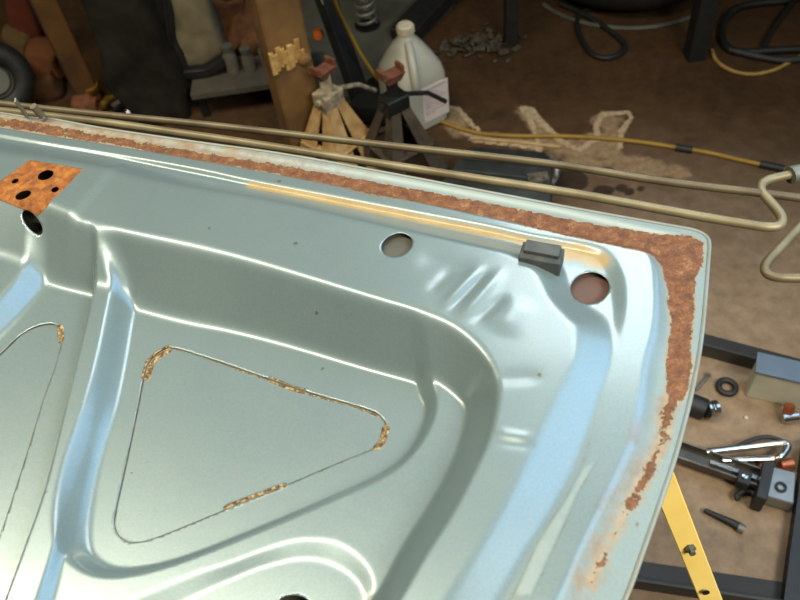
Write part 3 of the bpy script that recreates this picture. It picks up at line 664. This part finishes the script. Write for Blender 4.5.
# ---------------------------------------------------------------- behind the jack stands
t=thing('strut','black upright strut with a small pale label, right of the thick post','strut',G(362,108))
a=P(364,108,.0); bq=VY(316,-30,a[1]+.05)
MB().bar(a,bq,.055,.03).build('bar',M_black,t)
u=(bq-a)/np.linalg.norm(bq-a); q=a+u*.33
MB().bar(q+np.array([.0,-.0165,0]),q+np.array([.0,-.0165,0])+u*.09,.03,.003).build('sticker',mat('sticker_white',(176,176,170),.6),t)
o=MB(); o.lathe(VY(318,34,1.95),(0,-1,.3),[(0,.02),(.012,.018),(.016,.0),(.012,-.018),(0,-.02)],16); o=o.build('reflector',mat('orange_lens',(214,110,32),.3),smooth=True); props(o,'round orange reflector beside the top of the thick post','reflector')
mp=MB(); pts=[G(a_,b_) for a_,b_ in ((300,-10),(478,-40),(452,8),(418,42),(392,88),(386,100),(352,100),(300,90))]
mp.prism([(q[0],q[1]) for q in pts],.0,.008); o=mp.build('rubber_mat',mat('mat_grey',(86,88,76),.8,rgb2=(74,76,66),scale=14)); props(o,'grey-green rubber mat on the floor behind the jug','mat')
o=MB(); pts=[G(a_,b_) for a_,b_ in ((350,124),(372,96),(398,86),(402,120),(392,128))]
o.prism([(q[0],q[1]) for q in pts],.008,.06); o=o.build('wheel_chock',M_black); props(o,'black wedge-shaped block between the two jack stands','block')
t=thing('coil_spring','pale coil spring standing beyond the black strut','spring',G(368,26))
c=G(368,28)
MB().tube([(c[0]+.03*math.cos(a),c[1]+.03*math.sin(a),.012+.0045*a) for a in np.linspace(0,12*math.pi,150)],.005,8).build('coil',mat('spring_grey',(130,128,118),.5,.4),t,smooth=True)
MB().lathe((c[0],c[1],.008),(0,0,1),[(0,0),(.04,0),(.04,.005),(0,.005)],20).build('foot_plate',M_dark,t)
# black bar standing in for a shadow strip behind the jug
a=P(402,44,.0)+np.array([0,0,.02]); bq=P(470,-20,.0)+np.array([0,0,.05]); o=MB().bar(a,bq,.085,.05).build('shadow_bar',M_black); props(o,'black bar standing in for a shadow on the floor beyond the jug','beam')
# ---------------------------------------------------------------- workbench legs, debris, tyre
t=thing('workbench','dark workbench whose black legs stand on the far floor','workbench',G(600,50))
l1=G(510,44); l2=G(694,57); w1=.036; w2=.052
MB().box((l1[0],l1[1],.44),(w1,w1,.88)).build('leg',M_black,t); MB().box((l2[0],l2[1],.44),(w2,w2,.88)).build('leg',M_black,t)
for q in (l1,l2): MB().box((q[0],q[1]+.7,.44),(w1,w1,.88)).build('leg',M_black,t)
MB().box(((l1[0]+l2[0])/2,(l1[1]+l2[1])/2+.35,.90),(1.5,.85,.04)).build('top',M_dark,t)
bm=MB(); c=G(474,48)
for k in range(130):
    a=random.uniform(0,6.28); r=abs(random.gauss(0,.05)); p=np.array([c[0]+r*1.5*math.cos(a)+.02,c[1]+r*math.sin(a),.004+random.uniform(0,.03)*max(0,1-r/.1)])
    R3=np.array(Matrix.Rotation(random.uniform(0,3),3,'Z')@Matrix.Rotation(random.uniform(-.8,.8),3,'X')); bm.box(p,(random.uniform(.012,.03),random.uniform(.008,.02),.004),R3)
o=bm.build('debris_pile',mat('leaf_debris',(86,78,62),.85,rgb2=(50,46,38),scale=60)); props(o,'pile of dark leaf-like debris beside the thin bench leg','debris',kind='stuff')
c=G(637,26)+np.array([.05,.29,0]); wheel('tyre_wheel',(c[0],c[1],.09),(0,0,1),.22,.085,'large black tyre lying flat beneath the workbench','tyre',M_black,M_grey)
MB().tube([(c[0]+.315*math.cos(a),c[1]+.315*math.sin(a),.006) for a in np.linspace(math.radians(200),math.radians(340),30)],.007,8).build('edge_ring',M_grey,bpy.data.objects['tyre_wheel'],smooth=True)
def cable(pts,r,m,label,cat='cable',name='cable',n=6,h=.0):
    p=[P(q[0],q[1],(q[2] if len(q)>2 else h)+r) for q in pts]; o=MB().tube(spline(p,n),r,8).build(name,m,smooth=True,angle=60); return props(o,label,cat)
cable([(640,-10),(600,6),(582,12),(577,24),(582,40),(592,54),(606,58),(620,54),(625,46),(618,37),(604,27),(590,18),(575,10),(560,4)],.008,M_black,'black cable loop on the floor below the flat tyre',h=.001)
cable([(830,-12),(790,0),(760,3),(738,8),(725,20),(722,36),(728,48),(742,52),(780,50),(830,48)],.011,M_black,'thick black cable curving round at the upper right corner',h=.001)
cable([(730,50),(756,56),(780,60),(800,59),(840,54)],.009,mat('cable_blue',(52,58,62),.6),'blue-black cable lying flat at the upper right edge',h=.004)
cable([(800,-10),(785,12),(772,30),(764,46)],.008,M_black,'short black cable slanting down at the upper right',h=.004)
cable([(712,50),(716,60),(726,68),(740,73),(756,74),(774,70),(790,62),(812,50)],.0055,mat('cable_cream',(172,140,76),.6),'cream cable arc lying in front of the black cables',h=.001)
t=thing('extension_cord','yellow extension cord crossing the floor from strut to right edge','cord',G(600,140))
pc=[P(326,-30,.55),P(334,0,.42),P(346,26,.3),P(362,56,.19),P(382,84,.09),P(400,101,.03),P(420,113,.006),P(440,121,.006),P(462,129,.006),P(485,134,.006),P(520,136,.006),P(560,136,.006),P(600,138,.006),P(640,142,.006),P(680,148,.006),P(710,153,.006),P(740,160,.006),P(768,166,.006),P(800,173,.006),P(880,190,.006),P(1000,230,.006),P(1150,250,.006)]
MB().tube(spline(pc,5),.0056,8).build('cable',M_cord,t,smooth=True,angle=60)
MB().tube([P(676,147.5,.007),P(692,150,.007)],.010,10).build('connector',M_black,t,smooth=True)
MB().tube([P(760,164,.007),P(784,169,.007)],.010,10).build('connector.001',M_black,t,smooth=True)
o=MB().tube([P(470,138,.004),P(520,142,.004),P(560,147,.004)],.0045,8).build('straw_strip',mat('strip',(186,160,112),.7),smooth=True); props(o,'thin pale strip lying on the floor just below the yellow cord','strip')
# ---------------------------------------------------------------- dark case behind the rods
t=thing('tool_case','dark grey low tool case with worn chrome end, behind the rods','case',G(500,190))
Z=.075; top=[P(a_,b_,Z) for a_,b_ in ((470,145),(546,151),(553,160),(552,212),(520,210),(436,190),(443,178))]
poly=[(q[0],q[1]) for q in top]; ctr=np.mean(poly,axis=0)
rings=[[(ctr[0]+(x-ctr[0])*s_,ctr[1]+(y-ctr[1])*s_,z) for x,y in poly] for s_,z in ((.97,0),(1,.01),(1,Z-.012),(.97,Z-.002),(.94,Z))]
M_case=mat('case_grey',(58,62,60),.5,.2,rgb2=(44,48,46),scale=24)
MB().loft(rings).build('body',M_case,t,smooth=True,angle=35)
for a_,b_ in (((462,158),(548,166)),((454,170),(548,180))): MB().tube([P(*a_,Z+.002),P(*b_,Z+.002)],.004,8).build('ridge',M_case,t,smooth=True)
ch=MB().tube(spline([P(551,156,Z-.01),P(556,166,Z-.01),P(556,176,Z-.02),P(550,184,Z-.02)],4),[.008]*13,10); ch.build('chrome_end',mat('worn_chrome',(190,184,172),.35,.7,rgb2=(120,112,100),scale=60),t,smooth=True)
MB().box(P(538,178,Z+.003),(.05,.03,.01)).build('latch',mat('worn_latch',(132,122,104),.6,.4,rgb2=(70,66,60),scale=90),t)
# ---------------------------------------------------------------- right side: rails, box, tools
def rail(a,b_,w,label,side=1):
    t=thing('steel_rail',label,'rail',(a+b_)/2); d=(b_-a)/np.linalg.norm(b_-a); n=np.cross((0,0,1),d)
    MB().bar(a+n*w/2+np.array([0,0,.003]),b_+n*w/2+np.array([0,0,.003]),w,.005,).build('flange',M_rail,t)
    MB().bar(a+np.array([0,0,.018]),b_+np.array([0,0,.018]),.005,.036).build('web',M_rail2,t)
    return t
M_rail=mat('rail_dark',(44,44,41),.65,.1,rgb2=(34,34,32),scale=12); M_rail2=mat('rail_face',(60,60,55),.6,.1,rgb2=(46,46,42),scale=12)
rail(G(640,338),G(860,398),.052,'dark steel rail on the floor crossing behind the grey steel box')
rail(G(560,576),G(860,622),.045,'dark steel rail on the floor at the bottom right, under the sawhorse')
o=MB(); pts=[G(a_,b_) for a_,b_ in ((800,448),(792,510),(779,604),(772,680),(900,700),(900,430))]; o.prism([(q[0],q[1]) for q in pts],0,.03); o=o.build('rubber_block',M_black); props(o,'black slab at the lower right edge of the frame','slab')
t=thing('steel_box','grey steel box section with a blue-grey top at the right edge','box',G(780,412))
zb=.088; A_=P(757,371,zb); B_=P(800,381,zb); C_=P(768,356,zb); ex=B_-A_; ex/=np.linalg.norm(ex); ey=np.cross((0,0,1),ex); R3=np.array([ex,ey,(0,0,1)]).T
LL=.30; DD=.042; cc=A_+ex*LL/2+ey*DD/2
MB().box((cc[0],cc[1],zb/2-.003),(LL,DD,zb-.006),R3).build('body',mat('box_face',(190,190,174),.5,.1,rgb2=(172,172,156),scale=14),t)
MB().box((cc[0],cc[1],zb-.002),(LL+.006,DD+.006,.005),R3).build('top',mat('box_top',(112,128,142),.35,.4,rgb2=(98,112,126),scale=10),t)
q=A_+ex*.135-ey*.002; MB().box((q[0],q[1],zb*.55),(.006,.006,zb*.9),R3).build('edge_strip',mat('lime',(150,156,96),.6),t)
t=thing('copper_fitting','small copper plug with bright ends in front of the grey box','fitting',G(789,418))
a=P(782,418,.014); bq=P(797,416,.014); MB().tube([a,bq],.011,14).build('collar',M_chrome,t,smooth=True,angle=40)
MB().tube([P(788,413,.02),P(790,405,.035)],.010,12).build('plug',M_copper,t,smooth=True,angle=40)
o=MB().lathe(G(727,387,.006),(0,0,1),[(.010+.006+.006*math.cos(a),.006*math.sin(a)) for a in np.linspace(0,2*math.pi,10,endpoint=False)],28,close=True).build('rubber_ring',M_black,smooth=True); props(o,'thin black rubber ring lying flat on the floor','ring')
t=thing('chrome_socket','black rubber bush with a shiny chrome end beside the lid edge','socket',G(705,412))
a=P(686,402,.022); bq=P(706,410,.022); cq=P(716,408,.02)
MB().tube([a,bq],.021,20).build('bush',M_black,t,smooth=True,angle=40)
ax=(cq-bq); ax/=np.linalg.norm(ax); MB().lathe(bq,ax,[(0,0),(.020,0),(.020,.004),(.013,.006),(.012,.014),(.016,.016),(.016,.022),(.012,.024),(0,.020)],20).build('chrome_end',M_chrome,t,smooth=True,angle=40)
t=thing('small_bolt','small bright bolt with a thin shank near the lid edge','bolt',G(702,382))
MB().tube([P(696,390,.005),P(707,377,.005)],.0028,8).build('shank',M_grey,t,smooth=True)
MB().lathe(P(708,375,.006),(.3,.5,.2),[(0,-.003),(.006,-.003),(.006,.003),(0,.004)],6).build('head',M_chrome,t)
o=MB().lathe(G(746,418,.002),(0,0,1),[(0,-.002),(.004,-.002),(.0045,0),(.003,.003),(0,.0035)],10).build('steel_ball',mat('pale_bit',(200,196,180),.5),smooth=True); props(o,'tiny pale bead on the floor between ring and clamp','bead')
# clamp mechanism
t=thing('folding_mechanism','chrome and dark steel folding linkage lying on the floor','linkage',G(735,480))
def u_handle(p1,p2,p3,p4,r,z):
    pts=[P(*p1,z),P(*p2,z),P(*p3,z),P(*p4,z)]; return pts
s1=[P(706,452,.03),P(745,447.5,.03),P(778,443.5,.035),P(785,443,.035),P(788,446,.035),P(785,452,.035),P(780,457,.035),P(772,459,.03),P(745,460,.028),P(722,460.5,.026)]
MB().tube(spline(s1,5),.0066,12).build('chrome_handle',M_chrome,t,smooth=True)
s1=[P(735,447,.02),P(752,440,.02),P(768,437,.02),P(782,441,.02),P(790,450,.02)]
MB().tube(spline(s1,5),.004,8).build('black_bail',M_black,t,smooth=True)
a=P(676,452,.022); bq=P(762,482,.022); d=(bq-a)/np.linalg.norm(bq-a); n_=np.cross((0,0,1),d)
M_arm=mat('arm_steel',(112,108,98),.3,.75,rgb2=(84,80,72),scale=16)
MB().bar(a,bq,.034,.004).build('channel_web',mat('arm_dark',(74,72,66),.4,.6),t)
for k in (-1,1): MB().bar(a+n_*.017*k+np.array([0,0,.007]),bq+n_*.017*k+np.array([0,0,.007]),.0035,.016).build('channel_flange',M_arm,t)
MB().bar(a+d*.06+np.array([0,0,.006]),bq-d*.01+np.array([0,0,.006]),.008,.006).build('inner_rod',M_chrome,t)
q=P(743,480,.03); MB().box(q,(.022,.026,.024),np.array([d,n_,(0,0,1)]).T).build('pivot_block',M_black,t); MB().lathe(q+np.array([0,0,.012]),(0,0,1),[(.006,0),(.005,.004),(0,.005)],14).build('rivet',M_chrome,t,smooth=True)
q=P(762,486,.03); MB().box(q,(.018,.075,.05),np.array([d,n_,(0,0,1)]).T).build('black_cheek',M_black,t)
q=P(779,488,.025); R3=np.array([ex,ey,(0,0,1)]).T; MB().box(q,(.044,.062,.03),R3).build('bracket',mat('bracket_grey',(140,142,138),.35,.6,rgb2=(112,114,112),scale=16),t)
MB().lathe(q+np.array([-.004,-.006,.0155]),(0,0,1),[(.010,0),(.010,.003),(.006,.003),(.006,-.004)],16).build('bracket_eye',M_dark,t,smooth=True)
MB().tube(spline([P(738,500,.015),P(737,495,.015),P(744,491,.015),P(752,492,.015),P(757,500,.015)],4),.005,8).build('black_hook',M_black,t,smooth=True)
for i,(x,y) in enumerate(((764,466),(786,464))):
    o=MB().tube([P(x-6,y+1,.014),P(x+6,y-1,.014)],.010,12).build('copper_slug',M_copper,smooth=True,angle=40); props(o,['copper slug under the left end of the chrome handle','copper slug at the right end under the chrome handle'][i],'plug')
t=thing('punch','slim black punch on the floor right of the yellow leg','punch',G(728,524))
MB().tube([P(704,510,.008),P(730,522,.008),P(741,528,.008)],[.004,.007,.008],10).build('shaft',M_black,t,smooth=True); MB().tube([P(738,527,.008),P(744,530,.008)],.0085,10).build('grip_end',M_grey,t,smooth=True)

# ---------------------------------------------------------------- yellow sawhorse under the lid
t=thing('sawhorse','yellow folding metal sawhorse holding up the lid','sawhorse',(.02,.3,0))
TT=P(640,422,.745); FT=np.array([.45,.13,0.]); 
d=FT-TT
beamdir=np.array([.5,.87,0]); beamdir/=np.linalg.norm(beamdir)
tz=.782
for sgn,st in ((1,0),(-1,0)):
    pass
perp=np.array([beamdir[1],-beamdir[0],0]); sp=(FT-TT)@perp
for k,off in enumerate((0,-.45)):
    for sgn in (1,-1):
        top_=TT+beamdir*off+perp*(0 if sgn==1 else -.04); bot=np.array([*(top_+(FT-TT)*sgn)[:2],0.])
        lg=MB().bar(top_,bot,.0225,.016,CO-top_).build('leg',M_yel,t)
        u=(bot-top_)/np.linalg.norm(bot-top_)
        if k==0 and sgn==1:
            def along(py):
                best=None
                for a_ in np.linspace(0,1,400):
                    w=top_+(bot-top_)*a_; dd=w-CO; zz_=dd@CF; e_=abs(300-F_PX*(dd@CU)/zz_-py)
                    if best is None or e_<best[0]: best=(e_,w)
                return best[1]
            q=along(541); q2=along(582)-beamdir*.004; nrm_=(CO-top_)-u*((CO-top_)@u); nrm_/=np.linalg.norm(nrm_)
            MB().lathe(q+nrm_*.008,nrm_,[(0,-.002),(.0055,-.002),(.0055,.003),(.0035,.004),(.0035,.008),(0,.008)],6).build('bolt',M_grey,lg)
            MB().lathe(q2+nrm_*.0082,nrm_,[(0,0),(.004,0),(.004,.0006),(0,.0006)],10).build('pin_hole',M_dark,lg)
mid=-perp*.02
MB().bar(TT+mid+beamdir*.02+np.array([0,0,.012]),TT+mid-beamdir*.5+np.array([0,0,.012]),.045,.036).build('beam',M_yel,t)
MB().bar(TT-beamdir*0+(FT-TT)*.85,TT-beamdir*.45+(FT-TT)*.85,.02,.006).build('cross_brace',M_yel,t)
